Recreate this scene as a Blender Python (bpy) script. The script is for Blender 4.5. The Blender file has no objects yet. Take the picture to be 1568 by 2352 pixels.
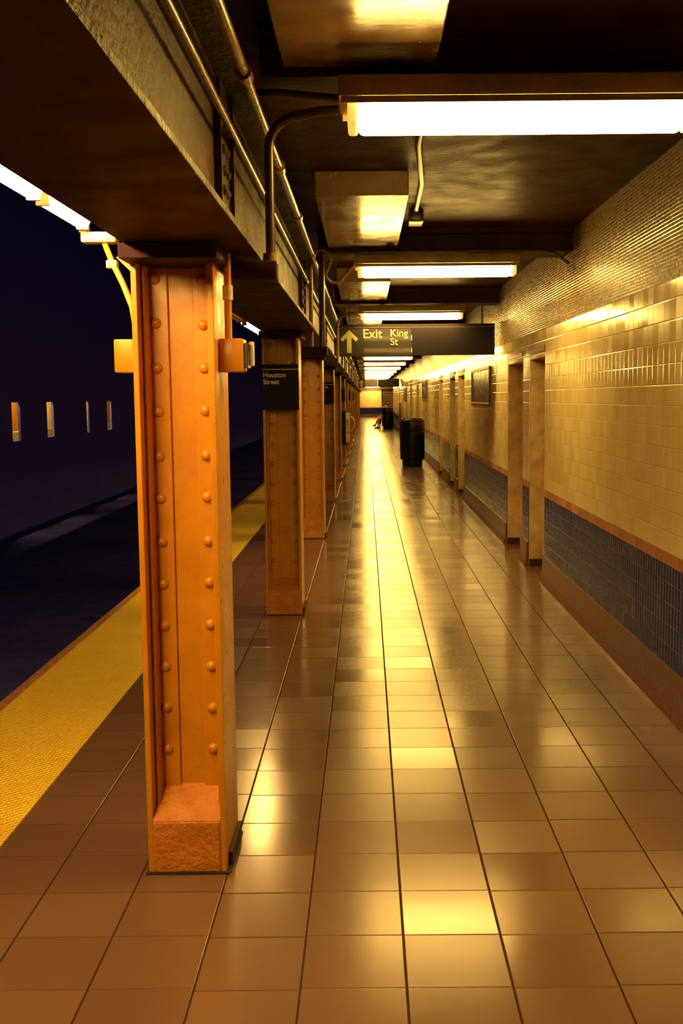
import bpy, bmesh, math, random
from mathutils import Vector, Matrix

random.seed(7)
SC = bpy.context.scene
COL = SC.collection
PI = math.pi

# ---------------------------------------------------------------- camera
EYE = 1.68
F = 2480.0
cd = bpy.data.cameras.new('camera')
cam = bpy.data.objects.new('camera', cd)
COL.objects.link(cam)
cd.sensor_fit = 'AUTO'
cd.sensor_width = 36.0
cd.lens = F / 2352 * 36
cd.shift_x = -58.4 / 2352
cd.clip_start = .05
cd.clip_end = 400
PITCH = math.atan(262 / F)
cam.matrix_world = Matrix.Translation((0, 0, EYE)) @ Matrix.Rotation(PI / 2 - PITCH, 4, 'X') @ Matrix.Rotation(-.009, 4, 'Z')
SC.camera = cam

# ---------------------------------------------------------------- world, exposure, lamp strengths
w = bpy.data.worlds.new('world')
SC.world = w
w.use_nodes = True
bg = w.node_tree.nodes['Background']
bg.inputs[0].default_value = (.0042, .0022, .0080, 1)
bg.inputs[1].default_value = 1.0
SC.view_settings.view_transform = 'Standard'
SC.view_settings.look = 'None'
SC.view_settings.gamma = 1
SC.view_settings.exposure = 0.0
LAMP_COL = (1.0, .58, .115, 1)
LAMP_STR = 66.0
SIDE_STR = 60.0
EDGE_COL = (1.0, .56, .14, 1)
EDGE_STR = 160.0


# ---------------------------------------------------------------- node helpers
class N:
    def __init__(s, name):
        s.m = bpy.data.materials.new(name)
        s.m.use_nodes = True
        s.t = s.m.node_tree
        s.b = s.t.nodes['Principled BSDF']
        s.out = s.t.nodes['Material Output']

    def new(s, typ, **k):
        n = s.t.nodes.new(typ)
        for a, b in k.items():
            setattr(n, a, b)
        return n

    def link(s, a, b):
        s.t.links.new(a, b)

    def put(s, sock, v):
        if isinstance(v, bpy.types.NodeSocket):
            s.t.links.new(v, sock)
        else:
            sock.default_value = v

    def math(s, op, a, b=0.0, c=None, clamp=False):
        n = s.new('ShaderNodeMath', operation=op, use_clamp=clamp)
        s.put(n.inputs[0], a)
        s.put(n.inputs[1], b)
        if c is not None:
            s.put(n.inputs[2], c)
        return n.outputs[0]

    def mix(s, f, a, b):
        n = s.new('ShaderNodeMix', data_type='RGBA')
        s.put(n.inputs[0], f)
        s.put(n.inputs[6], a if isinstance(a, bpy.types.NodeSocket) else tuple(a) + (1,))
        s.put(n.inputs[7], b if isinstance(b, bpy.types.NodeSocket) else tuple(b) + (1,))
        return n.outputs[2]

    def ramp(s, v, lo, hi, a=0.0, b=1.0):
        n = s.new('ShaderNodeMapRange')
        s.put(n.inputs[0], v)
        for i, x in enumerate((lo, hi, a, b)):
            n.inputs[i + 1].default_value = x
        return n.outputs[0]

    def pos(s):
        g = s.new('ShaderNodeNewGeometry')
        x = s.new('ShaderNodeSeparateXYZ')
        s.link(g.outputs['Position'], x.inputs[0])
        return g.outputs['Position'], x.outputs

    def obj(s):
        g = s.new('ShaderNodeTexCoord')
        return g.outputs['Object']

    def noise(s, scale, detail=3, rough=.55, vec=None, stretch=None):
        n = s.new('ShaderNodeTexNoise')
        n.inputs['Scale'].default_value = scale
        n.inputs['Detail'].default_value = detail
        n.inputs['Roughness'].default_value = rough
        v = vec if vec is not None else s.pos()[0]
        if stretch:
            mp = s.new('ShaderNodeMapping')
            mp.inputs['Scale'].default_value = stretch
            s.link(v, mp.inputs[0])
            v = mp.outputs[0]
        s.link(v, n.inputs['Vector'])
        return n.outputs['Fac']

    def rnd(s, a, b):
        c = s.new('ShaderNodeCombineXYZ')
        s.put(c.inputs[0], a)
        s.put(c.inputs[1], b)
        n = s.new('ShaderNodeTexWhiteNoise', noise_dimensions='3D')
        s.link(c.outputs[0], n.inputs['Vector'])
        return n.outputs['Value'], n.outputs['Color']

    def bump(s, h, strength, dist, prev=None):
        n = s.new('ShaderNodeBump')
        n.inputs['Strength'].default_value = strength
        n.inputs['Distance'].default_value = dist
        s.link(h, n.inputs['Height'])
        if prev is not None:
            s.link(prev, n.inputs['Normal'])
        return n.outputs[0]

    def grid(s, u, v, su, sv, joint, ou=0.0, ov=0.0, colshift=0.0):
        """rectangular tiles; returns joint mask (0 tile .. 1 joint), cell ids, pillow height"""
        uu = s.math('DIVIDE', s.math('SUBTRACT', u, ou), su)
        iu = s.math('FLOOR', uu)
        vv = s.math('DIVIDE', s.math('SUBTRACT', v, ov), sv)
        if colshift:
            r, _ = s.rnd(iu, 3.7)
            vv = s.math('ADD', vv, s.math('MULTIPLY', r, colshift))
        iv = s.math('FLOOR', vv)
        fu = s.math('SUBTRACT', uu, iu)
        fv = s.math('SUBTRACT', vv, iv)
        du = s.math('MULTIPLY', s.math('SUBTRACT', .5, s.math('ABSOLUTE', s.math('SUBTRACT', fu, .5))), su)
        dv = s.math('MULTIPLY', s.math('SUBTRACT', .5, s.math('ABSOLUTE', s.math('SUBTRACT', fv, .5))), sv)
        return du, dv, iu, iv


def principled(name, col, rough=.5, metal=0.0, spec=.5, noise_scale=None, noise_amt=.15, bump=0.0, bump_scale=40,
               bump_dist=.003, coat=0.0, emis=None, emis_str=0):
    k = N(name)
    b = k.b
    b.inputs['Roughness'].default_value = rough
    b.inputs['Metallic'].default_value = metal
    b.inputs['Specular IOR Level'].default_value = spec
    b.inputs['Coat Weight'].default_value = coat
    b.inputs['Coat Roughness'].default_value = .15
    if noise_scale:
        f = k.ramp(k.noise(noise_scale, 5, .6), .35, .65)
        dark = tuple(c * (1 - noise_amt * 1.5) for c in col)
        lite = tuple(min(1, c * (1 + noise_amt)) for c in col)
        k.link(k.mix(f, dark, lite), b.inputs['Base Color'])
    else:
        b.inputs['Base Color'].default_value = tuple(col) + (1,)
    if bump:
        k.link(k.bump(k.noise(bump_scale, 4, .6), bump, bump_dist), b.inputs['Normal'])
    if emis:
        b.inputs['Emission Color'].default_value = emis
        b.inputs['Emission Strength'].default_value = emis_str
    return k.m


# ---------------------------------------------------------------- materials
def mat_floor():
    k = N('floor_tile')
    P, xyz = k.pos()
    du, dv, iu, iv = k.grid(xyz[0], xyz[1], .305, .305, .004, ou=.102, ov=.195, colshift=.06)
    r, rc = k.rnd(iu, iv)
    rr, _ = k.rnd(iv, k.math('ADD', iu, 17.3))
    ju = k.ramp(du, .0022, .0048, 1, 0)
    jv = k.math('MULTIPLY', k.ramp(dv, .0016, .0040, 1, 0), k.ramp(rr, 0, 1, .45, 1))
    j = k.math('MAXIMUM', ju, jv)
    speck = k.ramp(k.noise(24, 3, .7), .2, .8)
    big = k.ramp(k.noise(1.6, 4, .6), .15, .85)
    base = k.mix(r, (.125, .068, .045), (.145, .082, .052))
    base = k.mix(k.math('MULTIPLY', speck, .04), base, (.07, .04, .03))
    base = k.mix(k.math('MULTIPLY', big, .15), base, (.10, .06, .04))
    base = k.mix(k.math('MULTIPLY', j, .9), base, (.03, .016, .015))
    k.link(base, k.b.inputs['Base Color'])
    rough = k.math('ADD', k.ramp(rr, 0, 1, .13, .22), k.math('MULTIPLY', big, .06))
    rough = k.math('MAXIMUM', rough, k.math('MULTIPLY', j, .7))
    k.link(rough, k.b.inputs['Roughness'])
    k.link(k.ramp(j, 0, 1, .45, .0), k.b.inputs['Specular IOR Level'])
    # tiles lie a little out of level, each its own way
    sx = k.new('ShaderNodeSeparateColor')
    k.link(rc, sx.inputs[0])
    tilt = k.math('ADD', k.math('MULTIPLY', k.math('SUBTRACT', sx.outputs[0], .5), xyz[0]),
                  k.math('MULTIPLY', k.math('SUBTRACT', sx.outputs[1], .5), xyz[1]))
    h = k.math('ADD', k.math('MULTIPLY', tilt, 1.3), k.math('MULTIPLY', j, -.8))
    h = k.math('ADD', h, k.math('MULTIPLY', k.noise(6, 1, .5), .12))
    k.link(k.bump(h, .55, .0022), k.b.inputs['Normal'])
    return k.m


def mat_tile(name, c0, c1, joint_col, su, sv, rough, stain=.3, jw=.002, bumpd=.002, ov=0.0, tilt=2.0, stain_col=None, spec=.6):
    k = N(name)
    P, xyz = k.pos()
    u = k.math('ADD', xyz[0], xyz[1])
    du, dv, iu, iv = k.grid(u, xyz[2], su, sv, jw, ov=ov)
    r, rc = k.rnd(iu, iv)
    d = k.math('MINIMUM', du, dv)
    j = k.ramp(d, jw * .4, jw, 1, 0)
    big = k.ramp(k.noise(1.1, 5, .65), .38, .66)
    base = k.mix(r, c0, c1)
    if stain_col:
        base = k.mix(k.math('MULTIPLY', big, stain), base, stain_col)
    base = k.mix(k.math('MULTIPLY', j, .8), base, joint_col)
    k.link(base, k.b.inputs['Base Color'])
    k.link(k.math('MAXIMUM', k.ramp(r, 0, 1, rough, rough + .12), k.math('MULTIPLY', j, .5)), k.b.inputs['Roughness'])
    k.b.inputs['Specular IOR Level'].default_value = spec
    pil = k.ramp(d, 0, jw * 2.6, 0, 1)
    sx = k.new('ShaderNodeSeparateColor')
    k.link(rc, sx.inputs[0])
    t = k.math('ADD', k.math('MULTIPLY', k.math('SUBTRACT', sx.outputs[0], .5), u),
               k.math('MULTIPLY', k.math('SUBTRACT', sx.outputs[1], .5), xyz[2]))
    h = k.math('ADD', pil, k.math('MULTIPLY', t, tilt))
    k.link(k.bump(h, .6, bumpd), k.b.inputs['Normal'])
    return k.m


def mat_tactile():
    k = N('tactile_yellow')
    P, xyz = k.pos()
    s = .0265
    a = k.math('MULTIPLY', k.math('ADD', xyz[0], xyz[1]), .7071)
    b = k.math('MULTIPLY', k.math('SUBTRACT', xyz[0], xyz[1]), .7071)
    fa = k.math('SUBTRACT', k.math('FRACT', k.math('ADD', k.math('DIVIDE', a, s), 500)), .5)
    fb = k.math('SUBTRACT', k.math('FRACT', k.math('ADD', k.math('DIVIDE', b, s), 500)), .5)
    rr = k.math('SQRT', k.math('ADD', k.math('MULTIPLY', fa, fa), k.math('MULTIPLY', fb, fb)))
    dome = k.ramp(rr, .18, .42, 1, 0)
    wear = k.ramp(k.noise(3.0, 5, .7), .42, .66)
    base = k.mix(k.math('MULTIPLY', wear, .25), (1.0, .74, .03), (.8, .50, .03))
    base = k.mix(k.ramp(dome, 0, 1, .38, 0), base, (.45, .22, .02))  # gaps between domes darkened in colour to deepen the relief
    k.link(base, k.b.inputs['Base Color'])
    k.b.inputs['Roughness'].default_value = .48
    k.link(k.bump(dome, 1.0, .008), k.b.inputs['Normal'])
    return k.m


def mat_rough_paint(name, col, col2, rough=.28, bump=.6, dist=.006, scale=30, spec=.6, stretch=None):
    k = N(name)
    n1 = k.noise(scale, 5, .6, stretch=stretch)
    n2 = k.noise(scale * .22, 3, .5)
    k.link(k.mix(k.ramp(n2, .35, .65), col, col2), k.b.inputs['Base Color'])
    k.link(k.ramp(k.noise(5, 3), .3, .7, rough - .06, rough + .14), k.b.inputs['Roughness'])
    k.b.inputs['Specular IOR Level'].default_value = spec
    h = k.math('ADD', n1, k.math('MULTIPLY', n2, .8))
    k.link(k.bump(h, bump, dist), k.b.inputs['Normal'])
    return k.m


def mat_column():
    k = N('orange_column_paint')
    oc = k.obj()
    n = k.noise(7, 5, .65)
    chip = k.ramp(k.noise(34, 5, .7), .63, .70)
    base = k.mix(k.ramp(n, .35, .65), (.48, .205, .009), (.58, .262, .011))
    base = k.mix(k.math('MULTIPLY', chip, .55), base, (.38, .13, .02))
    k.link(base, k.b.inputs['Base Color'])
    k.link(k.ramp(k.noise(16, 4), .3, .7, .26, .42), k.b.inputs['Roughness'])
    k.b.inputs['Specular IOR Level'].default_value = .5
    h = k.math('ADD', k.noise(55, 4, .6), k.math('MULTIPLY', k.noise(12, 3), .7))
    k.link(k.bump(h, .35, .0022), k.b.inputs['Normal'])
    return k.m


def mat_panel_translucent():
    """thin smoked plastic sign face: lamps behind it show as a glow"""
    k = N('smoked_plastic')
    k.t.nodes.remove(k.b)
    d = k.new('ShaderNodeBsdfPrincipled')
    d.inputs['Base Color'].default_value = (.025, .024, .026, 1)
    d.inputs['Roughness'].default_value = .4
    d.inputs['Specular IOR Level'].default_value = .2
    t = k.new('ShaderNodeBsdfTranslucent')
    t.inputs[0].default_value = (.75, .70, .62, 1)
    r = k.new('ShaderNodeBsdfRefraction')
    r.inputs['Color'].default_value = (.9, .85, .8, 1)
    r.inputs['Roughness'].default_value = .42
    r.inputs['IOR'].default_value = 1.01
    m1 = k.new('ShaderNodeMixShader')
    m1.inputs[0].default_value = .3
    k.link(t.outputs[0], m1.inputs[1])
    k.link(r.outputs[0], m1.inputs[2])
    m2 = k.new('ShaderNodeMixShader')
    m2.inputs[0].default_value = .22
    k.link(d.outputs[0], m2.inputs[1])
    k.link(m1.outputs[0], m2.inputs[2])
    k.link(m2.outputs[0], k.out.inputs[0])
    return k.m


MT = {}
MT['floor'] = mat_floor()
MT['cream_tile'] = mat_tile('cream_wall_tile', (.90, .76, .38), (.97, .86, .46), (.30, .16, .07), .112, .112, .10,
                            stain=.25, ov=.84, tilt=2.4, stain_col=(.62, .38, .17))
MT['blue_tile'] = mat_tile('blue_wall_tile', (.007, .018, .14), (.010, .024, .18), (.012, .012, .05), .055, .112, .14,
                           stain=.3, ov=.23, tilt=.9, stain_col=(.012, .015, .16), spec=.1, bumpd=.001)
MT['band_tile'] = mat_tile('russet_band_tile', (.46, .19, .085), (.55, .24, .10), (.2, .08, .04), .224, .2, .2,
                           stain=.2, ov=.76, tilt=.6, stain_col=(.3, .12, .06))
MT['frieze'] = mat_tile('mosaic_frieze', (.36, .24, .07), (.60, .42, .12), (.06, .035, .02), .021, .021, .14,
                        stain=.5, ov=2.28, jw=.005, bumpd=.0045, tilt=14.0, stain_col=(.25, .15, .07))
MT['cove'] = principled('terrazzo_cove', (.15, .062, .045), rough=.35, spec=.3, noise_scale=60, noise_amt=.3, bump=.2, bump_scale=80)
MT['ceiling'] = mat_rough_paint('brown_ceiling_paint', (.042, .016, .018), (.064, .025, .022), rough=.45, bump=.6, dist=.006, scale=24, spec=.06)
MT['panel'] = mat_rough_paint('tan_ceiling_panel', (.20, .115, .045), (.27, .16, .06), rough=.16, bump=.35, dist=.003, scale=30, spec=1.0,
                              stretch=(.35, 1, 1))
MT['girder'] = mat_rough_paint('olive_brown_girder_paint', (.05, .026, .012), (.085, .048, .018), rough=.42, bump=1.0, dist=.014, scale=40, spec=.14)
MT['soffit'] = mat_rough_paint('shaded_soffit_paint', (.032, .014, .022), (.045, .020, .022), rough=.5, bump=.3, dist=.003, scale=25, spec=.05)  # darker, purplish paint carries the underside's shade in its colour
MT['column'] = mat_column()
MT['block'] = mat_rough_paint('orange_painted_concrete', (.50, .175, .02), (.62, .24, .03), rough=.15, bump=1.0, dist=.012, scale=42, spec=.6)
MT['grime'] = principled('black_grime', (.020, .012, .010), rough=.6, bump=.4)
MT['tactile'] = mat_tactile()
MT['edge'] = principled('platform_edge_board', (.42, .19, .075), rough=.45, noise_scale=18, noise_amt=.3, bump=.4, bump_scale=30)
MT['dark'] = principled('glow_tinted_dark', (.05, .05, .30), rough=.9, spec=.0, noise_scale=3)  # blue albedo stands in for the faint glow of the dark tunnel
MT['conduit'] = principled('brown_painted_conduit', (.20, .115, .05), rough=.24, spec=.8, noise_scale=20, noise_amt=.3, bump=.2)
MT['conduit_dark'] = principled('dark_conduit', (.05, .028, .018), rough=.3, spec=.6, noise_scale=20)
MT['housing'] = principled('lamp_housing', (.30, .20, .10), rough=.4, noise_scale=12)
MT['reflector'] = principled('cream_enamel', (.62, .52, .34), rough=.35, noise_scale=14)
MT['lens'] = principled('lit_diffuser', (.9, .85, .7), rough=.4, emis=LAMP_COL, emis_str=LAMP_STR)
MT['lens_side'] = principled('lit_diffuser_side', (.9, .85, .7), rough=.4, emis=(1, .60, .13, 1), emis_str=SIDE_STR)
MT['lens_end'] = principled('lit_diffuser_end', (.8, .6, .3), rough=.4, emis=(1, .60, .10, 1), emis_str=.9)
MT['far_fill_tube'] = principled('lit_fill_tube', (.9, .9, .85), rough=.3, emis=EDGE_COL, emis_str=EDGE_STR * 6)  # emission of the added lights behind the openings
MT['tube'] = principled('lit_tube', (.9, .9, .85), rough=.3, emis=EDGE_COL, emis_str=EDGE_STR)
MT['sign_black'] = principled('sign_black_enamel', (.012, .010, .014), rough=.38, spec=.08)
MT['sign_face'] = mat_panel_translucent()
MT['exit_letter'] = principled('exit_sign_lettering', (.30, .28, .15), rough=.6, spec=.1)  # low even albedo, duller than the street sign letters
MT['letter'] = principled('sign_lettering', (.95, .93, .86), rough=.4)
MT['door_paint'] = principled('tan_door_paint', (.56, .40, .22), rough=.42, spec=.3, noise_scale=8, noise_amt=.15, bump=.15, bump_scale=30)
MT['door_leaf'] = principled('dark_door_leaf', (.16, .085, .05), rough=.35, noise_scale=6, bump=.1)
MT['steel'] = principled('worn_steel', (.30, .22, .14), rough=.3, metal=.8, noise_scale=30)
MT['can'] = principled('black_can_plastic', (.008, .007, .010), rough=.33, spec=.3, bump=.1, bump_scale=20)
MT['wood'] = principled('dark_bench_wood', (.085, .038, .022), rough=.32, noise_scale=14, noise_amt=.4)
MT['poster'] = mat_rough_paint('dark_poster_print', (.06, .036, .026), (.19, .12, .07), rough=.2, bump=.05, dist=.001, scale=9, stretch=(1, 6, .8))
MT['frame'] = principled('poster_frame_metal', (.14, .08, .045), rough=.35, metal=.3)
MT['skin'] = principled('skin', (.62, .33, .22), rough=.5)
MT['hair'] = principled('dark_hair', (.018, .010, .008), rough=.5)
MT['pink'] = principled('salmon_cloth', (.62, .24, .15), rough=.8, noise_scale=30)
MT['navy'] = principled('dark_cloth', (.035, .025, .035), rough=.8, noise_scale=30)
MT['shoe'] = principled('black_shoe_leather', (.015, .012, .012), rough=.35)
MT['phone'] = principled('cream_phone_case', (.68, .58, .36), rough=.35)
MT['yellow'] = principled('yellow_rubber', (.82, .50, .05), rough=.4)


# ---------------------------------------------------------------- mesh helpers
class MB:
    def __init__(s):
        s.bm = bmesh.new()
        s.mi = 0

    def _mat(s, faces):
        for f in faces:
            f.material_index = s.mi

    def box(s, x0, x1, y0, y1, z0, z1):
        v = [s.bm.verts.new((x, y, z)) for z in (z0, z1) for y in (y0, y1) for x in (x0, x1)]
        q = [(0, 2, 3, 1), (4, 5, 7, 6), (0, 1, 5, 4), (2, 6, 7, 3), (0, 4, 6, 2), (1, 3, 7, 5)]
        s._mat([s.bm.faces.new([v[i] for i in f]) for f in q])
        return s

    def rbox(s, x0, x1, y0, y1, z0, z1, r=.01, seg=2):
        n0 = len(s.bm.verts)
        b2 = bmesh.new()
        t = MB()
        t.bm.free()
        t.bm = b2
        t.box(x0, x1, y0, y1, z0, z1)
        bmesh.ops.bevel(b2, geom=list(b2.edges), offset=r, segments=seg, affect='EDGES', profile=.5)
        s.merge(b2)
        b2.free()
        return s

    def merge(s, b2, M=None):
        mp = {}
        for v in b2.verts:
            mp[v] = s.bm.verts.new(M @ v.co if M else v.co)
        fs = []
        for f in b2.faces:
            try:
                fs.append(s.bm.faces.new([mp[v] for v in f.verts]))
            except ValueError:
                pass
        s._mat(fs)

    def prism(s, pts, a0, a1, axis='x'):
        """pts: 2D outline extruded along an axis from a0 to a1"""
        def P(p, a):
            return {'x': (a, p[0], p[1]), 'y': (p[0], a, p[1]), 'z': (p[0], p[1], a)}[axis]
        A = [s.bm.verts.new(P(p, a0)) for p in pts]
        B = [s.bm.verts.new(P(p, a1)) for p in pts]
        n = len(pts)
        fs = [s.bm.faces.new(A), s.bm.faces.new(B[::-1])]
        for i in range(n):
            fs.append(s.bm.faces.new([A[i], B[i], B[(i + 1) % n], A[(i + 1) % n]]))
        s._mat(fs)
        return s

    def tube(s, pts, r, seg=12, cap=True):
        pts = [Vector(p) for p in pts]
        rs = r if isinstance(r, (list, tuple)) else [r] * len(pts)
        rings = []
        up = Vector((0, 0, 1))
        prevn = None
        for i, p in enumerate(pts):
            a = pts[max(0, i - 1)]
            b = pts[min(len(pts) - 1, i + 1)]
            t = (b - a).normalized()
            if prevn is None:
                n = t.cross(up)
                if n.length < .1:
                    n = t.cross(Vector((1, 0, 0)))
            else:
                n = prevn - t * prevn.dot(t)
            n.normalize()
            prevn = n
            c = t.cross(n)
            rings.append([s.bm.verts.new(p + (n * math.cos(2 * PI * k / seg) + c * math.sin(2 * PI * k / seg)) * rs[i]) for k in range(seg)])
        fs = []
        for i in range(len(rings) - 1):
            for k in range(seg):
                fs.append(s.bm.faces.new([rings[i][k], rings[i][(k + 1) % seg], rings[i + 1][(k + 1) % seg], rings[i + 1][k]]))
        if cap:
            fs.append(s.bm.faces.new(rings[0][::-1]))
            fs.append(s.bm.faces.new(rings[-1]))
        s._mat(fs)
        return s

    def lathe(s, prof, cx=0, cy=0, seg=32):
        rings = []
        for r, z in prof:
            if r < 1e-5:
                rings.append([s.bm.verts.new((cx, cy, z))])
            else:
                rings.append([s.bm.verts.new((cx + r * math.cos(2 * PI * k / seg), cy + r * math.sin(2 * PI * k / seg), z)) for k in range(seg)])
        fs = []
        for a, b in zip(rings[:-1], rings[1:]):
            for k in range(seg):
                q = [a[k % len(a)], a[(k + 1) % len(a)], b[(k + 1) % len(b)], b[k % len(b)]]
                u = []
                for v in q:
                    if v not in u:
                        u.append(v)
                if len(u) > 2:
                    fs.append(s.bm.faces.new(u))
        s._mat(fs)
        return s

    def dome(s, c, r, h, d):
        """rivet head: spherical cap facing direction d"""
        d = Vector(d).normalized()
        a = d.orthogonal().normalized()
        b = d.cross(a)
        c = Vector(c)
        rings = []
        for rr, hh in ((1, 0), (.93, .35), (.72, .7), (.4, .93)):
            rings.append([s.bm.verts.new(c + (a * math.cos(2 * PI * k / 14) + b * math.sin(2 * PI * k / 14)) * r * rr + d * h * hh) for k in range(14)])
        top = s.bm.verts.new(c + d * h)
        fs = []
        for i in range(3):
            for k in range(14):
                fs.append(s.bm.faces.new([rings[i][k], rings[i][(k + 1) % 14], rings[i + 1][(k + 1) % 14], rings[i + 1][k]]))
        for k in range(14):
            fs.append(s.bm.faces.new([rings[3][k], rings[3][(k + 1) % 14], top]))
        s._mat(fs)
        return s

    def mesh(s, name, mats, smooth=False):
        bmesh.ops.recalc_face_normals(s.bm, faces=list(s.bm.faces))
        me = bpy.data.meshes.new(name)
        s.bm.to_mesh(me)
        s.bm.free()
        for m in (mats if isinstance(mats, (list, tuple)) else [mats]):
            me.materials.append(m)
        if smooth:
            for p in me.polygons:
                p.use_smooth = True
            try:
                me.set_sharp_from_angle(angle=math.radians(38))
            except Exception:
                pass
        return me

    def build(s, name, mats, parent=None, smooth=False, loc=(0, 0, 0)):
        return link(name, s.mesh(name, mats, smooth), parent, loc)


def link(name, me, parent=None, loc=(0, 0, 0)):
    o = bpy.data.objects.new(name, me)
    COL.objects.link(o)
    o.location = loc
    if parent:
        o.parent = parent
    return o


def tag(o, label=None, cat=None, group=None, kind=None):
    if label:
        o['label'] = label
    if cat:
        o['category'] = cat
    if group:
        o['group'] = group
    if kind:
        o['kind'] = kind
    return o


def thing(name, label, cat, loc=(0, 0, 0), group=None):
    o = bpy.data.objects.new(name, None)
    COL.objects.link(o)
    o.location = loc
    o.empty_display_size = .1
    return tag(o, label, cat, group)


def struct(name, mb, mats, parent=None, smooth=False, label=None):
    o = mb.build(name, mats, parent, smooth)
    if parent is None:
        tag(o, label, 'structure', kind='structure')
    return o


def copy_tree(o, loc, label=None, group=None, skip=()):
    r = o.copy()
    COL.objects.link(r)
    r.location = loc
    if label:
        r['label'] = label
    if group:
        r['group'] = group
    for ch in list(o.children):
        if ch.name.split('.')[0] in skip:
            continue
        c = ch.copy()
        COL.objects.link(c)
        c.parent = r
        for g in list(ch.children):
            if g.name.split('.')[0] in skip:
                continue
            d = g.copy()
            COL.objects.link(d)
            d.parent = c
    return r


def arc(c, r, a0, a1, n, u, v):
    c, u, v = Vector(c), Vector(u), Vector(v)
    return [c + u * r * math.cos(a0 + (a1 - a0) * i / n) + v * r * math.sin(a0 + (a1 - a0) * i / n) for i in range(n + 1)]


def text_mesh(name, s, size, mat, parent, loc, depth=.004, bold=.004, sx=1.0):
    cu = bpy.data.curves.new(name, 'FONT')
    cu.body = s
    cu.size = size
    cu.extrude = depth / 2
    cu.offset = bold
    cu.resolution_u = 4
    t = bpy.data.objects.new(name, cu)
    COL.objects.link(t)
    dg = bpy.context.evaluated_depsgraph_get()
    me = bpy.data.meshes.new_from_object(t.evaluated_get(dg))
    bpy.data.objects.remove(t)
    me.name = name
    me.transform(Matrix.Rotation(PI / 2, 4, 'X') @ Matrix.Scale(sx, 4, (1, 0, 0)))
    me.materials.clear()
    me.materials.append(mat)
    return link(name, me, parent, loc)


# ================================================================ SETTING
Y0, Y1 = -7.0, 98.0
BAY = 4.6
WX = 1.61            # face of the tiled wall
# floor slab
struct('floor', MB().box(-1.40, 2.4, Y0, 108, -.12, 0), MT['floor'], label='glossy square tiled platform floor')
# yellow warning strip and edge board are part of the platform
tag(MB().box(-2.0, -1.40, Y0, Y1, -.12, .004).build('warning_strip', MT['tactile']),
    'yellow studded tactile warning strip along the platform edge', 'warning strip')
struct('trim_1', MB().rbox(-2.075, -2.0, Y0, Y1, -.14, .0, .008), MT['edge'], label='russet edge board beyond the yellow strip')
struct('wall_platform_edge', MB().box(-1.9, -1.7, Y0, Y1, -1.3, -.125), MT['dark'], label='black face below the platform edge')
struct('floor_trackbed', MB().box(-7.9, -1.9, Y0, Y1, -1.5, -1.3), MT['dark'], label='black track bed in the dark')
# dark wall across the tracks, with four narrow openings
OPEN = [(24.50, 25.10), (27.2, 27.78), (31.07, 31.38), (33.52, 34.09)]
m = MB()
m.box(-8.04, -8.0, Y0, Y1, -1.3, .77).box(-8.04, -8.0, Y0, Y1, 1.65, 8.0)
ys = [Y0] + [v for a in OPEN for v in a] + [Y1]
for i in range(0, len(ys), 2):
    m.box(-8.04, -8.0, ys[i], ys[i + 1], .77, 1.65)
MT['far_dark'] = principled('glow_tinted_wall', (.14, .15, .92), rough=.95, spec=.0)  # vivid blue so the wall returns the tunnel's faint dark glow
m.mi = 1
m.box(-8.05, -8.0405, Y0, Y1, -1.3, .77).box(-8.05, -8.0405, Y0, Y1, 1.65, 8.0)  # unseen black backing added to stop blue bounce behind the openings
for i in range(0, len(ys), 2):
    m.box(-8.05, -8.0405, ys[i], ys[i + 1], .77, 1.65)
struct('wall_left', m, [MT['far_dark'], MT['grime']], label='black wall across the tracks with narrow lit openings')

# right wall with doorways
DOORS = [(9.76, 10.70), (11.12, 12.35), (17.75, 19.0), (19.6, 20.85), (22.75, 23.85), (33.2, 34.4), (38.0, 39.4)]
DT = 2.08
m = MB()
segs = []
p = Y0
for a, b in DOORS:
    segs.append((p, a))
    p = b
segs.append((p, 64.0))
zones = [(0, .23, 3), (.23, .775, 1), (.775, .84, 2), (.84, 2.28, 0), (2.28, 2.97, 4)]
for a, b in segs:
    for z0, z1, mi in zones:
        m.mi = mi
        m.box(WX, WX + .45, a, b, z0, z1)
for a, b in DOORS:
    m.mi = 0
    m.box(WX, WX + .45, a, b, DT, 2.28)
    m.mi = 4
    m.box(WX, WX + .45, a, b, 2.28, 2.97)
struct('wall_right', m, [MT['cream_tile'], MT['blue_tile'], MT['band_tile'], MT['cove'], MT['frieze']],
       label='cream tiled wall with blue tiled base and mosaic frieze')
# sloping cove base
m = MB()
for a, b in segs:
    m.prism([(WX - .045, 0.001), (WX - .001, .001), (WX - .001, .235), (WX - .012, .235), (WX - .02, .06)], a, b - .002, 'y')
struct('baseboard_right', m, MT['cove'], label='russet cove base along the right wall')
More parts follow.
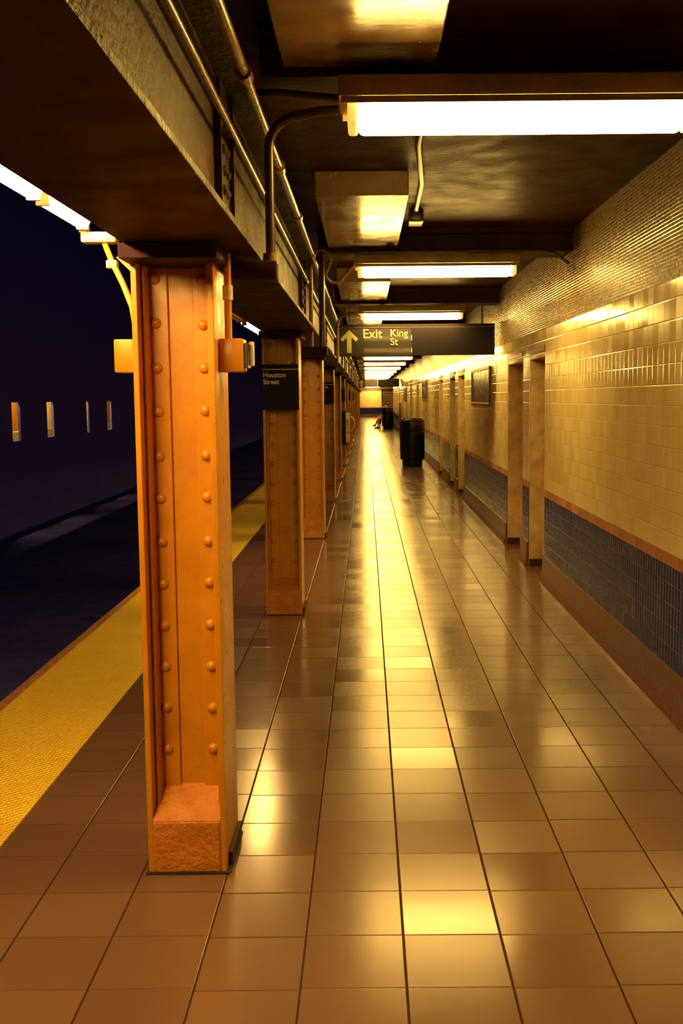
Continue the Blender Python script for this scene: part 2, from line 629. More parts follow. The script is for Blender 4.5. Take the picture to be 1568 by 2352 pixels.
# doors
for i, (a, b) in enumerate(DOORS):
    d = thing('door_%d' % (i + 1), None, 'structure', (WX, (a + b) / 2, 0))
    tag(d, 'doorway with tan frame set into the tiled wall', kind='structure')
    L = (b - a) / 2
    f = MB()
    f.rbox(.004, .20, L - .045, L - .002, .0, DT - .002, .004)
    f.rbox(.004, .20, -L + .002, -L + .045, .0, DT - .002, .004)
    f.rbox(.004, .20, -L + .046, L - .046, DT - .045, DT - .002, .004)
    # thin rebate stops
    f.box(.135, .165, L - .062, L - .0455, .0, DT - .06)
    f.box(.135, .165, -L + .0455, -L + .062, .0, DT - .06)
    f.build('door_frame', MT['door_paint'], d, True)
    lf = MB().rbox(.17, .215, -L + .046, L - .046, .012, DT - .046, .004).build('door_leaf', MT['door_leaf'] if i > 1 else MT['door_paint'], d)
    h = MB()
    h.tube([(.17, -L + .12, .98), (.12, -L + .12, .98)], .011)
    h.lathe([(0, -.03), (.022, -.025), (.03, 0), (.022, .025), (0, .03)], 0, 0, 16)
    for v in h.bm.verts:
        if abs(v.co.x) < .05 and abs(v.co.y) < .05:
            v.co += Vector((.11, -L + .12, .98))
    h.build('door_handle', MT['steel'], lf, True)
    MB().box(.002, .14, L - .07, L - .046, .0, .07).build('frame_foot', MT['grime'], d)
    MB().box(-.012, .03, -L + .01, L - .01, DT + .01, DT + .06).build('door_head_strip', MT['frame'], d)

# end wall far away, and wall behind the photographer is open tunnel
m = MB()
for z0, z1, mi in zones:
    m.mi = mi
    m.box(-.65, 2.6, 98.2, 98.5, z0, z1)
struct('wall_end', m, [MT['cream_tile'], MT['blue_tile'], MT['band_tile'], MT['cove'], MT['frieze']],
       label='bright cream tiled end wall with a blue base far down the platform')
m = MB()
for z0, z1, mi in zones:
    m.mi = mi
    m.box(2.45, 2.7, 64.0, 98.1, z0, z1)
struct('wall_right_far', m, [MT['cream_tile'], MT['blue_tile'], MT['band_tile'], MT['cove'], MT['frieze']],
       label='set back tiled wall at the far end')

# ceiling: slab, cross beams, dropped panels
struct('ceiling', MB().box(-.50, 2.7, Y0, 108, 2.97, 3.2), MT['ceiling'], label='dark brown painted platform ceiling')
m = MB()
NB = 21
for k in range(-1, NB):
    y = 3.92 + BAY * k
    m.box(-.36, WX - .002, y, y + .42, 2.80, 2.969)
    m.box(-.36, WX - .002, y - .08, y - .001, 2.93, 2.969)
struct('trim_2', m, MT['ceiling'], label='shallow brown cross beams of the ceiling')
for k in range(-1, NB):
    y = 3.92 + BAY * k
    o = MB().rbox(-.28, .255, y - 2.2, y - .002, 2.83, 2.968, .006).build('ceiling_panel', MT['panel'])
    if k == 0:
        tag(o, 'glossy dropped ceiling panel at the top of the photo, before the nearest light', 'ceiling panel')
    elif k == 1:
        tag(o, 'glossy dropped ceiling panel between the first and second ceiling lights', 'ceiling panel')
    elif k == 2:
        tag(o, 'glossy dropped ceiling panel between the second and third ceiling lights', 'ceiling panel')
    else:
        tag(o, 'small dropped ceiling panel in the far row beyond the third light', 'ceiling panel', 'far ceiling panels')
    if k == -1:
        tag(o, 'dropped ceiling panel overhead, behind the photographer', 'ceiling panel')
        del o['group']

# ================================================================ GIRDER
GX = -.55
g = thing('steel_girder', 'long riveted brown steel girder carried on top of the orange columns', 'girder', (GX, 0, 2.19))
gl = Y1
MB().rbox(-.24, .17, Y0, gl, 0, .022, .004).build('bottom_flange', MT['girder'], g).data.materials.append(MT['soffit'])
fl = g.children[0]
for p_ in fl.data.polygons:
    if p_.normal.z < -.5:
        p_.material_index = 1  # underside faces take the paint with shade in its colour
MB().box(-.20, .05, Y0, gl, .022, .55).build('web', MT['girder'], g)
m = MB().rbox(-.21, .16, Y0, gl, .55, .575, .004)
m.box(-.15, .02, Y0, gl, .575, .84)
m.build('top_flange', MT['girder'], g)
MB().box(.05, .064, Y0, gl, .45, .55).build('flange_angle', MT['girder'], g)
for k in range(0, 20):
    y = 3.87 + BAY * k
    st = MB()
    st.box(.05, .075, y - .16, y + .06, .022, .55)
    st.box(.05, .09, y + .06, y + .078, .022, .55)
    for zz in range(7):
        for yy in (-.11, -.03):
            st.dome((.075, y + yy + (.02 if zz % 2 else 0), .06 + zz * .068), .018, .014, (1, 0, 0))
    st.build('stiffener', MT['girder'], g, True)


# ================================================================ COLUMNS
CX = -.65
H = 2.188


def make_column():
    t = thing('steel_column', '', 'column', (CX, 3.87, 0))
    for s in (-1, 1):
        f = MB()
        f.rbox(s * .129 - .010, s * .129 + .010, -.172, .172, .0, H, .003)
        f.build('flange', MT['column'], t)
    MB().box(-.119, .119, -.008, .008, .02, H).build('web', MT['column'], t)
    for sy in (-1, 1):
        for sx in (-1, 1):
            a = MB()
            x0, x1 = sorted((sx * .118, sx * .043))
            y0, y1 = sorted((sy * .008, sy * .021))
            a.rbox(x0, x1, y0, y1, .20, H - .002, .003)
            x0, x1 = sorted((sx * .118, sx * .106))
            y0, y1 = sorted((sy * .021, sy * .105))
            a.rbox(x0, x1, y0, y1, .20, H - .002, .003)
            ang = a.build('corner_angle', MT['column'], t)
    rv = MB().dome((0, 0, 0), .0195, .0155, (0, -1, 0)).mesh('rivet', MT['column'], True)
    for r in range(12):
        for sx in (-.086, .080):
            link('rivet', rv, t, (sx, -.021, .409 + r * .1535 + random.uniform(-.004, .004)))
    b = MB()
    b.prism([(-.178, .004), (-.178, .190), (-.172, .197), (-.0085, .272), (-.0085, .004)], -.1185, .1185, 'x')
    b.prism([(.178, .004), (.178, .190), (.172, .197), (.0085, .272), (.0085, .004)], -.1185, .1185, 'x')
    bm2 = b.bm
    bmesh.ops.bevel(bm2, geom=[e for e in bm2.edges if abs(e.verts[0].co.y) > .15 and abs(e.verts[1].co.y) > .15], offset=.004, segments=2, affect='EDGES')
    b.build('base_block', MT['block'], t, True)
    c = MB()
    c.prism([(-.146, -.188), (.150, -.188), (.156, -.17), (.156, .188), (-.146, .188)], .0005, .006, 'z')
    c.rbox(.1395, .154, -.12, .17, .006, .055, .003)
    c.build('base_plate', MT['grime'], t)
    c = MB()
    c.rbox(-.15, .17, -.30, .30, H - .050, H - .001, .003)
    c.build('cap_plate', MT['soffit'], t)
    return t


col0 = make_column()
NCOL = 20
labels = {
    0: 'nearest and largest orange riveted steel column, filling the left foreground',
    1: 'second orange steel column, carrying the nearest black street name sign',
    2: 'third orange steel column, bare, behind the one with the nearest sign',
    3: 'fourth orange steel column, carrying the small half hidden street name sign',
    4: 'fifth orange steel column, just beyond the half hidden sign',
    5: 'sixth orange steel column, with a long black board on its front',
    6: 'seventh orange steel column, holding the cream payphone',
    7: 'eighth orange steel column, where the yellow loop sticks out',
}
cols = []
for k in range(NCOL):
    if k == 0:
        col0['label'] = labels[0]
        cols.append(col0)
    else:
        sk = () if k < 4 else ('rivet',)
        c = copy_tree(col0, (CX, 3.87 + BAY * k, 0), labels.get(k, 'thin sliver of orange steel column in the distant part of the row'),
                      None, sk)
        if k > 7:
            c['group'] = 'distant orange columns'
        cols.append(c)
# from the fifth column on, the rivets are a relief on the web
rm = MB()
for r in range(12):
    for sx in (-.086, .080):
        rm.dome((sx, -.021, .409 + r * .1535), .0195, .0155, (0, -1, 0))
rme = rm.mesh('rivets', MT['column'], True)
for k in range(4, 14):
    o = link('rivets', rme, cols[k])
    o['kind'] = 'stuff'


def station_sign(k, label, group=None):
    y = 3.87 + BAY * k - .176
    t = thing('street_name_sign', label, 'sign', (CX, y, 1.595), group)
    MB().rbox(-.140, .140, -.012, -.0005, 0, .345, .002).build('sign_plate', MT['sign_black'], t)
    MB().box(-.139, .139, -.0135, -.0118, .305, .3095).build('rule', MT['letter'], t)
    text_mesh('lettering', 'Houston', .052, MT['letter'], t, (-.131, -.0125, .248), bold=.0008, depth=.002, sx=.95)
    text_mesh('lettering', 'Street', .052, MT['letter'], t, (-.131, -.0125, .196), bold=.0008, depth=.002, sx=.95)
    return t


station_sign(1, 'black street name sign on the second column, its white lettering fully readable')
station_sign(3, 'black street name sign on the fourth column, its left half hidden by the third')
for k in (5, 7, 9, 11):
    station_sign(k, 'tiny black street name sign, a dark sliver on a distant column', 'distant street name signs')

# ================================================================ CEILING LIGHTS
LX0, LX1 = -.055, 1.165
lamp_labels = {
    -1: None,
    0: 'nearest and largest ceiling light, its right end cut by the photo edge',
    1: 'second nearest ceiling light, a long bright bar seen whole below the first',
    2: 'third ceiling light, bright bar just above the exit sign',
    3: 'ceiling light hidden behind the top of the exit sign, seen as a glow',
    4: 'ceiling light hidden behind the lower half of the exit sign',
    5: 'ceiling light peeping out right under the bottom edge of the exit sign',
}


def make_lamp():
    t = thing('ceiling_light', '', 'ceiling light', (0, 3.91, 2.61))
    df = MB().rbox(LX0 + .036, LX1 - .036, -.085, .085, 0, .088, .022, 4).build('diffuser', [MT['lens_side'], MT['lens']], t, True)
    for p in df.data.polygons:
        p.material_index = 1 if p.normal.z < -.8 else 0
    MB().rbox(LX0 - .03, LX1 + .02, -.125, .125, .0885, .16, .006).box(LX0 - .02, LX1 + .01, -.125, -.121, .066, .0884).box(LX0 - .02, LX1 + .01, .121, .125, .066, .0884).build('housing', MT['housing'], t, True)  # wide lip and hanging skirts added to keep light off the ceiling
    for x in (LX0, LX1 - .036):
        MB().rbox(x, x + .0355, -.083, .083, .002, .088, .01).build('end_cap', MT['lens_end'], t)
    for x in (.2, .95):
        MB().box(x - .03, x + .03, .03, .09, .161, .1895).build('mounting_bracket', MT['housing'], t)
    return t


lamp0 = make_lamp()
lamp0['label'] = lamp_labels[0]
for k in range(1, 21):
    if k <= 5:
        c = copy_tree(lamp0, (0, 3.91 + BAY * k, 2.61), lamp_labels[k])
    else:
        c = copy_tree(lamp0, (0, 3.91 + BAY * k, 2.61), 'ceiling light merging into the bright row below the exit sign', 'far ceiling lights')

copy_tree(lamp0, (.1, 97.3, 2.61), 'added far ceiling light that brightens the end wall')  # extra lamp outside the regular row, added to light the end wall
# platform-edge strip lights
def edge_light(y0, y1, label, lit=True):
    t = thing('strip_light', label, 'strip light', (-1.06, (y0 + y1) / 2, 2.355))
    L = (y1 - y0) / 2
    MB().tube([(0, -L + .02, 0), (0, L - .02, 0)], .034, 16).build('tube', MT['tube'] if lit else MT['reflector'], t, True)
    r = MB()
    r.prism([(-.06, .035), (-.055, .05), (-.02, .062), (.02, .062), (.055, .05), (.06, .035), (.05, .032), (.018, .045), (-.018, .045), (-.05, .032)], -L, L, 'y')
    r.build('reflector', MT['housing'], t)
    for s in (-1, 1):
        MB().rbox(-.022, .022, s * L - .018, s * L + .0, -.036, .044, .003).build('lamp_holder', MT['reflector'], t)
    MB().tube([(.0, 0, .06), (.26, 0, .12), (.305, 0, .12)], .008, 8).build('hanger', MT['conduit_dark'], t)
    return t


edge_light(2.05, 3.56, 'bright strip light at the left edge of the photo, running out of frame')
edge_light(3.66, 4.16, 'short bright strip light above the cream bracket beside the nearest column')
edge_light(7.9, 9.2, 'unlit end of strip light behind the nearest column', lit=False)
edge_light(9.6, 11.0, 'strip light whose bright end shows between the first and second columns')
edge_light(.5, 1.95, 'strip light over the platform edge beside the photographer')

# cream bracket and gooseneck on nearest column, two electrical boxes
t = thing('lamp_bracket', 'cream lamp bracket on a curved arm at upper left of the nearest column', 'bracket', (-.79, 3.88, 1.9))
MB().rbox(-.285, -.15, .29, .36, .375, .415, .008).rbox(-.29, -.26, .29, .35, .41, .452, .006).build('mounting_foot', MT['reflector'], t, True)
MB().tube([(-.20, .32, .375), (-.15, .22, .29), (-.085, .09, .20), (-.035, .0, .11), (-.018, -.02, .02), (-.018, -.02, -.01)], .011, 10).build('arm', MT['column'], t, True)
MB().rbox(-.165, -.125, .18, .22, .265, .295, .004).build('clamp', MT['reflector'], t)
MB().prism([(-.085, .28), (-.004, .33), (-.004, .20)], -.002, .002, 'y').build('gusset', MT['column'], t)

for sgn, lab in ((-1, 'orange electrical box on the left side of the nearest column'), (1, 'orange electrical box on the right side of the nearest column')):
    x = CX + sgn * .1395
    t = thing('electrical_box', lab, 'electrical box', (x, 3.86, 1.775))
    a, b = sorted((sgn * .0, sgn * .085))
    MB().rbox(a, b, -.07, .05, 0, .115, .006).build('box_body', MT['column'], t, True)
    if sgn > 0:
        MB().rbox(.086, .10, -.055, .04, .012, .10, .003).build('box_cover', MT['conduit_dark'], t)
        MB().rbox(.101, .118, -.03, .0, .02, .105, .004).build('switch', MT['reflector'], t)
        MB().tube([(.03, -.02, .115), (.03, -.02, .41)], .013, 12).build('conduit', MT['column'], t, True)
        MB().lathe([(.0, .0), (.018, 0), (.018, .05), (0, .05)], .03, -.02, 12).build('coupling', MT['reflector'], t, True).location = (0, 0, .25)

# ================================================================ CONDUITS
def pipe(pts, r, label, mat='conduit', group=None, name='conduit', couple=None):
    t = thing(name, label, 'conduit', (0, 0, 0), group)
    MB().tube(pts, r, 12).build('pipe', MT[mat], t, True)
    for c in (couple or []):
        MB().tube(c, r * 1.5, 12).build('coupling', MT[mat], t, True)
    return t


pipe([(-.375, Y0, 2.70), (-.375, 97, 2.70)], .018, 'long straight conduit running along the side of the girder',
     couple=[[(-.375, y, 2.70), (-.375, y + .07, 2.70)] for y in (2.2, 3.5, 4.9, 6.2, 7.8, 9.6, 11.2)])
pipe([(-.44, Y0, 2.57), (-.44, 97, 2.57)], .012, 'thinner conduit running lower on the girder side, behind the thick one')

# feed from nearest column up to nearest light
pts = [Vector((-.335, 3.93, 2.14)), Vector((-.335, 3.93, 2.55))] + arc((-.225, 3.93, 2.56), .11, PI, PI / 2, 6, (1, 0, 0), (0, 0, 1)) + \
      [Vector((-.16, 3.93, 2.685)), Vector((-.087, 3.93, 2.69))]
pipe(pts, .017, 'conduit rising beside the nearest column and bending over to the nearest light', 'conduit_dark')
pipe([(-.44, 4.04, 2.80 - .02), (-.30, 4.02, 2.775), (-.087, 3.99, 2.745)], .013, 'short dark conduit above the bend feeding the nearest light', 'conduit_dark')
t = thing('junction_box', 'brown junction box at the top right corner of the nearest column', 'junction box', (-.43, 3.93, 2.10))
MB().rbox(-.045, .12, -.055, .055, 0, .065, .008).build('box_body', MT['soffit'], t, True)
MB().lathe([(0, .06), (.026, .06), (.026, .095), (0, .095)], .093, 0, 14).build('collar', MT['conduit'], t, True)

# inverted U of pipes at the second column
y = 8.42
pts = [Vector((-.475, y, 2.08)), Vector((-.475, y, 2.78))]
pts = [Vector((-.475, y - .02, 2.075)), Vector((-.475, y - .02, 2.70))] + arc((-.40, y - .02, 2.72), .075, PI, 0, 8, (1, 0, 0), (0, 0, 1)) + \
      [Vector((-.31, y + .1, 2.62)), Vector((-.27, y + .16, 2.58)), Vector((-.2, y + .18, 2.57)), Vector((-.08, y + .18, 2.71))]
pts = [p + Vector((.065 if i < 11 else 0, -.06, 0)) for i, p in enumerate(pts)]
pipe(pts, .0155, 'conduit bent into an upside down U above the second column')
pipe([(-.325, y - .15, 2.075), (-.325, y - .15, 2.72), (-.325, y - .11, 2.765)], .024, 'thick dark vertical conduit beside the second column', 'conduit_dark')
t = thing('junction_box', 'dark junction box beside the top of the second column', 'junction box', (-.42, y - .08, 2.0))
MB().rbox(-.06, .13, -.09, .05, 0, .07, .008).build('box_body', MT['soffit'], t, True)
MB().lathe([(0, .066), (.032, .066), (.032, .10), (0, .10)], .095, -.07, 14).build('collar', MT['conduit_dark'], t, True)
# far bays: one riser each
for k in range(2, 10):
    yy = 3.87 + BAY * k
    pipe([(-.335, yy + .06, 2.1), (-.335, yy + .06, 2.55), (-.31, yy + .06, 2.63), (-.22, yy + .06, 2.68), (-.10, yy + .05, 2.69)], .017,
         'small conduit rising to a ceiling light at a far column', 'conduit', 'far light feeds')
# across the ceiling
pipe([(-.30, 8.37, 2.775), (.6, 8.36, 2.782), (1.35, 8.36, 2.782), (1.45, 8.36, 2.76), (1.55, 8.34, 2.68)], .011,
     'thin conduit crossing the ceiling from the girder to the tiled wall', 'conduit_dark')
t = pipe([(.27, 4.36, 2.95), (.275, 5.6, 2.95), (.345, 6.6, 2.95), (.355, 7.7, 2.95)], .017, 'conduit running along the ceiling behind the nearest light', 'conduit_dark')
MB().rbox(.31, .41, 7.62, 7.86, 2.89, 2.969, .008).build('end_box', MT['conduit_dark'], t, True)

# ================================================================ HANGING SIGNS
def exit_sign(y, label, blank=True):
    t = thing('hanging_exit_sign', label, 'sign', (0, y, 2.19))
    x0, xm, x1 = -.338, .565, 1.572
    MB().rbox(x0, xm - .002, -.012, .012, .004, .335, .002).build('lettered_panel', MT['sign_face'], t)
    MB().rbox(xm, x1, -.018, .018, .0, .335, .003).build('blank_panel', MT['sign_black'], t)
    m = MB()
    m.rbox(x0 - .004, x1, -.022, .022, .336, .378, .003)
    m.rbox(x0 - .004, xm, -.016, .016, -.006, .003, .001)
    m.build('header_rail', MT['sign_black'], t)
    MB().box(x0, x1, -.024, -.0222, .3365, .341).build('rule', MT['frame'], t)
    for x in (-.19, 1.42):
        MB().box(x - .011, x + .011, -.011, .011, .378, .63).build('hanger', MT['conduit_dark'], t)
    # arrow
    ar = [(-.197, .312), (-.085, .205), (-.115, .172), (-.168, .222), (-.168, .035), (-.226, .035), (-.226, .222), (-.279, .172), (-.309, .205)]
    MB().prism([(p[0], p[1]) for p in ar], -.0165, -.0125, 'y').build('arrow', MT['exit_letter'], t)
    text_mesh('lettering', 'Exit', .155, MT['exit_letter'], t, (-.035, -.014, .215), bold=.001)
    text_mesh('lettering', 'King', .122, MT['exit_letter'], t, (.30, -.014, .232), bold=.0005)
    text_mesh('lettering', 'St', .122, MT['exit_letter'], t, (.30, -.014, .128), bold=.0005)
    return t


exit_sign(13.3, 'large black hanging sign with arrow and exit lettering below the third light')
exit_sign(51.0, 'small distant hanging sign beyond the row of lights, near the end of the platform')

# ================================================================ TRASH CANS
def make_can():
    t = thing('trash_can', '', 'trash can', (0, 0, 0))
    MB().lathe([(0, .004), (.235, .004), (.245, .02), (.245, .15), (.29, .17), (.302, .19), (.302, .84), (.290, .855), (.29, .87)]).build('body', MT['can'], t, True)
    MB().lathe([(.285, .868), (.305, .872), (.312, .90), (.312, 1.08), (.298, 1.13), (.26, 1.165), (.20, 1.18), (.185, 1.17), (.18, 1.10), (0, 1.09)]).build('lid', MT['can'], t, True)
    MB().lathe([(.250, 1.168), (.262, 1.172), (.262, 1.18), (.250, 1.186), (.238, 1.18), (.238, 1.172), (.250, 1.168)]).build('rim', MT['steel'], t, True)
    return t


can = make_can()
can.location = (1.13, 26.6, 0)
can['label'] = 'large black round trash can standing on the floor near the wall'
copy_tree(can, (1.155, 58.0, 0), 'far smaller-looking black trash can beside the seated people')

# ================================================================ BENCHES
def bench(y0, y1, label):
    t = thing('wooden_bench', label, 'bench', (1.36, (y0 + y1) / 2, 0))
    L = (y1 - y0) / 2
    for i in range(4):
        MB().rbox(-.25 + i * .105, -.155 + i * .105, -L, L, .385, .42, .008).build('seat_slat', MT['wood'], t)
    for i in range(4):
        MB().rbox(.17, .20, -L, L, .50 + i * .10, .585 + i * .10, .006).build('back_slat', MT['wood'], t)
    n = 4
    for i in range(n):
        y = -L + .04 + (2 * L - .08) * i / (n - 1)
        MB().box(-.24, -.19, y - .03, y + .03, 0, .385).box(.12, .169, y - .03, y + .03, 0, .90).build('leg', MT['wood'], t)
        MB().rbox(-.27, .168, y - .035, y + .035, .62, .655, .01).box(-.24, -.20, y - .025, y + .025, .42, .62).build('armrest', MT['wood'], t)
    return t


bench(58.9, 61.3, 'dark wooden bench under the two seated people far away')

# ================================================================ PEOPLE
def skin_body(name, verts, edges, radii, mat, parent):
    me = bpy.data.meshes.new(name)
    me.from_pydata(verts, edges, [])
    o = bpy.data.objects.new(name, me)
    COL.objects.link(o)
    md = o.modifiers.new('skin', 'SKIN')
    sv = me.skin_vertices[0].data
    for i, r in enumerate(radii):
        sv[i].radius = (r, r)
        sv[i].use_root = (i == 0)
    md.use_smooth_shade = True
    sd = o.modifiers.new('sub', 'SUBSURF')
    sd.levels = 1
    dg = bpy.context.evaluated_depsgraph_get()
    m2 = bpy.data.meshes.new_from_object(o.evaluated_get(dg))
    bpy.data.objects.remove(o)
    m2.name = name
    m2.materials.clear()
    m2.materials.append(mat)
    for p in m2.polygons:
        p.use_smooth = True
    return link(name, m2, parent)


def person(loc, label, lean, top, bottom, cross):
    """seated, facing -X (towards the tracks); pelvis at the origin of x"""
    t = thing('person', label, 'person', loc)
    V, E, R = [], [], []

    def add(p, r, parent=None):
        V.append(Vector(p))
        R.append(r)
        if parent is not None:
            E.append((parent, len(V) - 1))
        return len(V) - 1
    pel = add((0, 0, .56), .11)
    waist = add((-.03 - lean * .2, 0, .72), .10, pel)
    chest = add((-.05 - lean * .6, 0, .92), .12, waist)
    neckb = add((-.06 - lean, 0, 1.08), .06, chest)
    neck = add((-.08 - lean, 0, 1.14), .050, neckb)
    head = add((-.105 - lean, 0, 1.225), .096, neck)
    add((-.10 - lean, 0, 1.325), .098, head)
    hands = []
    for s in (-1, 1):
        hip = add((-.02, s * .10, .54), .10, pel)
        kx = -.44 if not cross or s < 0 else -.42
        kz = .52 if not cross or s < 0 else .60
        knee = add((kx, s * .12 if not cross else s * .05, kz), .062, hip)
        if cross and s > 0:
            ank = add((-.62, .04, .24), .042, knee)
            add((-.63, .04, .20), .045, ank)
            add((-.76, .03, .17), .035, len(V) - 1)
        else:
            ank = add((kx - .06, s * .12 if not cross else s * .07, .10), .042, knee)
            add((kx - .055, s * .12 if not cross else s * .07, .05), .045, ank)
            add((kx - .20, s * .13 if not cross else s * .08, .035), .034, len(V) - 1)
        sh = add((-.06 - lean * .9, s * .19, 1.02), .062, chest)
        el = add((-.14 - lean * .6, s * .23, .76), .045, sh)
        wr = add((-.36, s * .12, .68), .030, el)
        pa = add((-.42, s * .10, .67), .032, wr)
        for q, (dx, dy) in enumerate(((-.075, -.028), (-.085, -.010), (-.082, .010), (-.066, .027))):
            f1 = add((-.42 + dx * .6, s * .10 + dy, .672), .009, pa)
            add((-.42 + dx, s * .10 + dy * 1.1, .655), .008, f1)
        th = add((-.41, s * .10 - s * .045, .672), .010, pa)
        add((-.45, s * .10 - s * .055, .665), .009, th)
    body = skin_body('body', V, E, R, MT['skin'], t)
    # face
    hx = -.105 - lean
    fc = MB()
    fc.prism([(hx - .088, 1.245), (hx - .118, 1.215), (hx - .085, 1.205)], -.012, .012, 'y')
    fc.build('nose', MT['skin'], t)
    for s in (-1, 1):
        MB().dome((hx - .078, s * .032, 1.252), .010, .005, (-1, 0, 0)).build('eye', MT['shoe'], t, True)
        MB().dome((hx + .01, s * .078, 1.235), .022, .014, (0, s, 0)).build('ear', MT['skin'], t, True)
    MB().box(hx - .090, hx - .082, -.022, .022, 1.180, 1.186).build('mouth', MT['pink'], t)
    # hair cap
    hb = bmesh.new()
    bmesh.ops.create_icosphere(hb, subdivisions=3, radius=1)
    kill = [v for v in hb.verts if v.co.z < -.35 or (v.co.x < -.55 and v.co.z < .45)]
    bmesh.ops.delete(hb, geom=kill, context='VERTS')
    mb = MB()
    mb.merge(hb, Matrix.Translation((hx + .014, 0, 1.27)) @ Matrix.Diagonal((.104, .094, .112, 1)))
    hb.free()
    mb.build('hair', MT['hair'], t, True)
    # clothes: slightly larger skins over trunk and thighs
    V2 = [(0, 0, .50), (0, 0, .58), (-.03 - lean * .2, 0, .72), (-.05 - lean * .6, 0, .92), (-.06 - lean, 0, 1.06)]
    R2 = [.12, .150, .145, .175, .085]
    E2 = [(0, 1), (1, 2), (2, 3), (3, 4)]
    for s in (-1, 1):
        n = len(V2)
        V2 += [(-.06 - lean * .9, s * .19, 1.02), (-.14 - lean * .6, s * .23, .77)]
        R2 += [.075, .056]
        E2 += [(3, n), (n, n + 1)]
    skin_body('shirt', V2, E2, R2, top, t)
    V3 = [(.01, 0, .53)]
    R3 = [.125]
    E3 = []
    for s in (-1, 1):
        n = len(V3)
        k = V[0]
        kn = (-.44, s * .12, .52) if not cross or s < 0 else (-.42, .05, .60)
        if cross and s < 0:
            kn = (-.44, -.05, .52)
        an = (kn[0] - .05, kn[1], .20) if not (cross and s > 0) else (-.58, .045, .32)
        V3 += [(-.02, s * .10, .54), kn, an]
        R3 += [.108, .075, .056]
        E3 += [(0, n), (n, n + 1), (n + 1, n + 2)]
    skin_body('trousers', V3, E3, R3, bottom, t)
    for s in (-1, 1):
        if cross and s > 0:
            MB().rbox(-.80, -.58, .0, .08, .12, .20, .025).build('shoe', MT['shoe'], t, True)
        else:
            yy = s * .13 if not cross else s * .075
            MB().rbox(-.70, -.45, yy - .045, yy + .045, .003, .085, .03).build('shoe', MT['shoe'], t, True)
    return t


person((1.14, 59.45, .0), 'seated person in salmon clothes, legs crossed, nearest the far trash can', .12, MT['pink'], MT['pink'], True)
person((1.25, 60.25, .0), 'seated person in dark clothes, mostly hidden behind the far trash can', .0, MT['navy'], MT['navy'], False)

# ================================================================ SMALL THINGS ON COLUMNS
y = 3.87 + BAY * 5 - .176
t = thing('black_board', 'long black board fixed low on the front of the sixth column', 'board', (CX, y, .53))
MB().rbox(-.142, .148, -.03, -.001, 0, .84, .004).build('board_face', MT['sign_black'], t)
MB().box(-.142, .148, -.034, -.0305, .0, .02).box(-.142, .148, -.034, -.0305, .82, .84).build('board_edge', MT['conduit_dark'], t)
y = 3.87 + BAY * 6 - .176
t = thing('payphone', 'cream payphone mounted on a distant orange column', 'payphone', (CX + .02, y, .40))
MB().rbox(-.14, .16, -.16, -.001, .28, .86, .02).build('phone_case', MT['phone'], t, True)
MB().rbox(-.06, .16, -.10, -.001, .0, .27, .015).build('pedestal', MT['phone'], t, True)
MB().tube([(-.10, -.17, .78), (-.115, -.195, .70), (-.115, -.195, .60), (-.10, -.17, .52)], [.024, .014, .014, .024], 10).build('handset', MT['sign_black'], t, True)
MB().rbox(-.02, .12, -.166, -.161, .50, .68, .003).build('keypad', MT['steel'], t)
y = 3.87 + BAY * 7 - .10
t = thing('hose_loop', 'yellow loop of hose sticking out from a distant orange column', 'hose', (CX + .142, y, .62))
MB().tube(arc((0, 0, .22), .21, -PI / 2, PI / 2, 14, (.55, 0, 0), (0, 0, 1)), .028, 10).build('hose', MT['yellow'], t, True)
MB().rbox(.0, .03, -.04, .04, -.02, .04, .004).rbox(.0, .03, -.04, .04, .40, .46, .004).build('bracket', MT['yellow'], t)

# ================================================================ POSTERS ON WALL
def poster(y0, y1, z0, z1, label):
    t = thing('framed_poster', label, 'poster', (WX, (y0 + y1) / 2, z0))
    L = (y1 - y0) / 2
    h = z1 - z0
    MB().box(-.012, -.003, -L + .04, L - .04, .04, h - .04).build('print', MT['poster'], t)
    m = MB()
    m.rbox(-.022, -.001, -L, L, 0, .039, .004).rbox(-.022, -.001, -L, L, h - .039, h, .004)
    m.rbox(-.022, -.001, -L, -L + .039, .04, h - .04, .004).rbox(-.022, -.001, L - .039, L, .04, h - .04, .004)
    m.build('frame', MT['frame'], t)
    return t


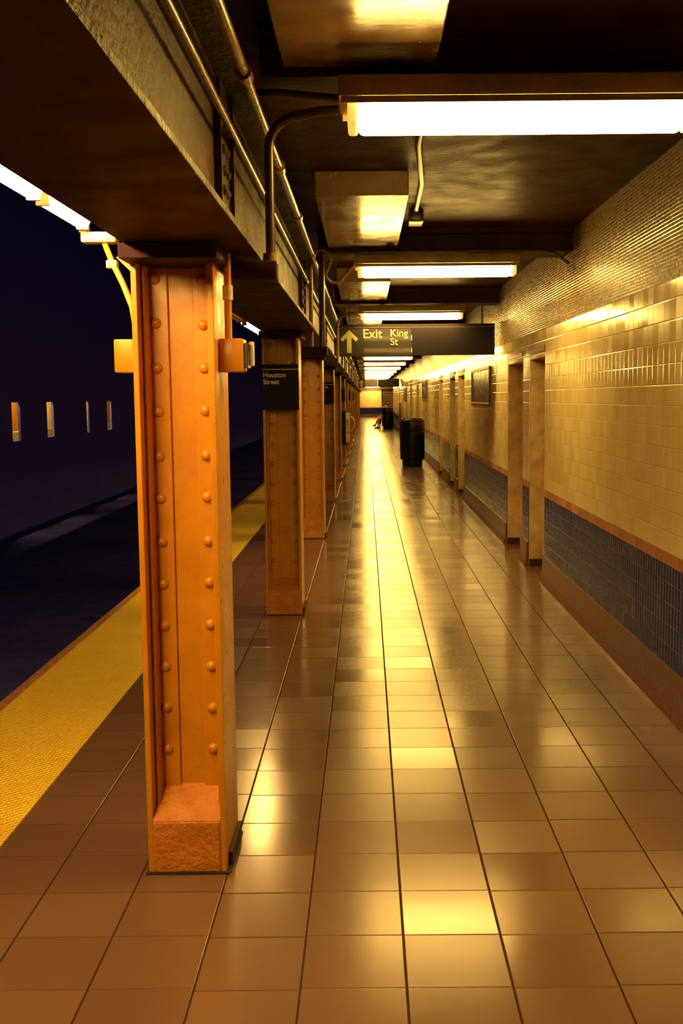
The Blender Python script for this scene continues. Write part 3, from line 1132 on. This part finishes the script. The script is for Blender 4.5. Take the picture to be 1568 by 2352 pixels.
poster(14.05, 16.4, 1.56, 2.08, 'dark framed poster on the tiled wall, the largest and nearest')
poster(28.6, 30.8, 1.60, 2.13, 'dark framed poster farther along the wall, above the large trash can')
poster(43.0, 45.5, 1.50, 2.10, 'small dark framed poster on the far wall, beyond the last doorway')
poster(49.5, 52.5, .55, 1.45, 'low brown framed board on the far wall behind the trash can')

# far exit gate with horizontal bars
t = thing('exit_gate', 'dark exit gate with pale horizontal bars at the far end', 'gate', (1.5, 75.0, 0))
MB().rbox(-.42, -.35, -.04, .04, 0, 2.2, .005).rbox(.38, .45, -.04, .04, 0, 2.2, .005).rbox(-.42, .45, -.04, .04, 2.2, 2.27, .005).build('gate_frame', MT['sign_black'], t)
MB().box(-.35, .38, .045, .06, 0, 2.2).build('back_panel', MT['wood'], t)
for i in range(12):
    MB().tube([(-.35, 0, .16 + i * .17), (.38, 0, .16 + i * .17)], .022, 8).build('bar', MT['reflector'], t, True)

# ================================================================ ACROSS THE TRACKS, seen through the openings
for i, ((a, b), lab, cc) in enumerate(zip(OPEN, (
        'broad orange column showing in the leftmost opening across the tracks',
        'pale tiled pier showing in the second opening across the tracks',
        'thin pale post showing in the third opening across the tracks',
        'narrow orange column showing in the rightmost opening across the tracks'), (0, 1, 1, 0))):
    t = thing('far_column', lab, 'column', (-8.75, (a + b) / 2 + 1.6, -1.3))
    k = b - a
    MB().rbox(-.30, .30, -.6, .6, 2.26, 3.30, .01).build('shaft', MT['column'] if cc == 0 else MT['cream_tile'], t)
    MB().rbox(-.32, .32, -.62, .62, .0, 2.25, .01).build('plinth', MT['reflector'], t)
    lt = thing('far_fill_light', 'added unseen strip light brightening the column behind an opening', 'strip light', (-8.32, (a + b) / 2 + .45, 2.3), 'added lights across the tracks')  # unseen lamp added to light the pieces seen through each opening
    MB().tube([(0, -.5, 0), (0, .5, 0)], .02, 10).build('tube', MT['far_fill_tube'], lt, True)
    MB().box(-.04, .04, -.52, .52, .03, .06).box(.0401, .27, -.02, .02, .03, .05).build('reflector', MT['housing'], lt)
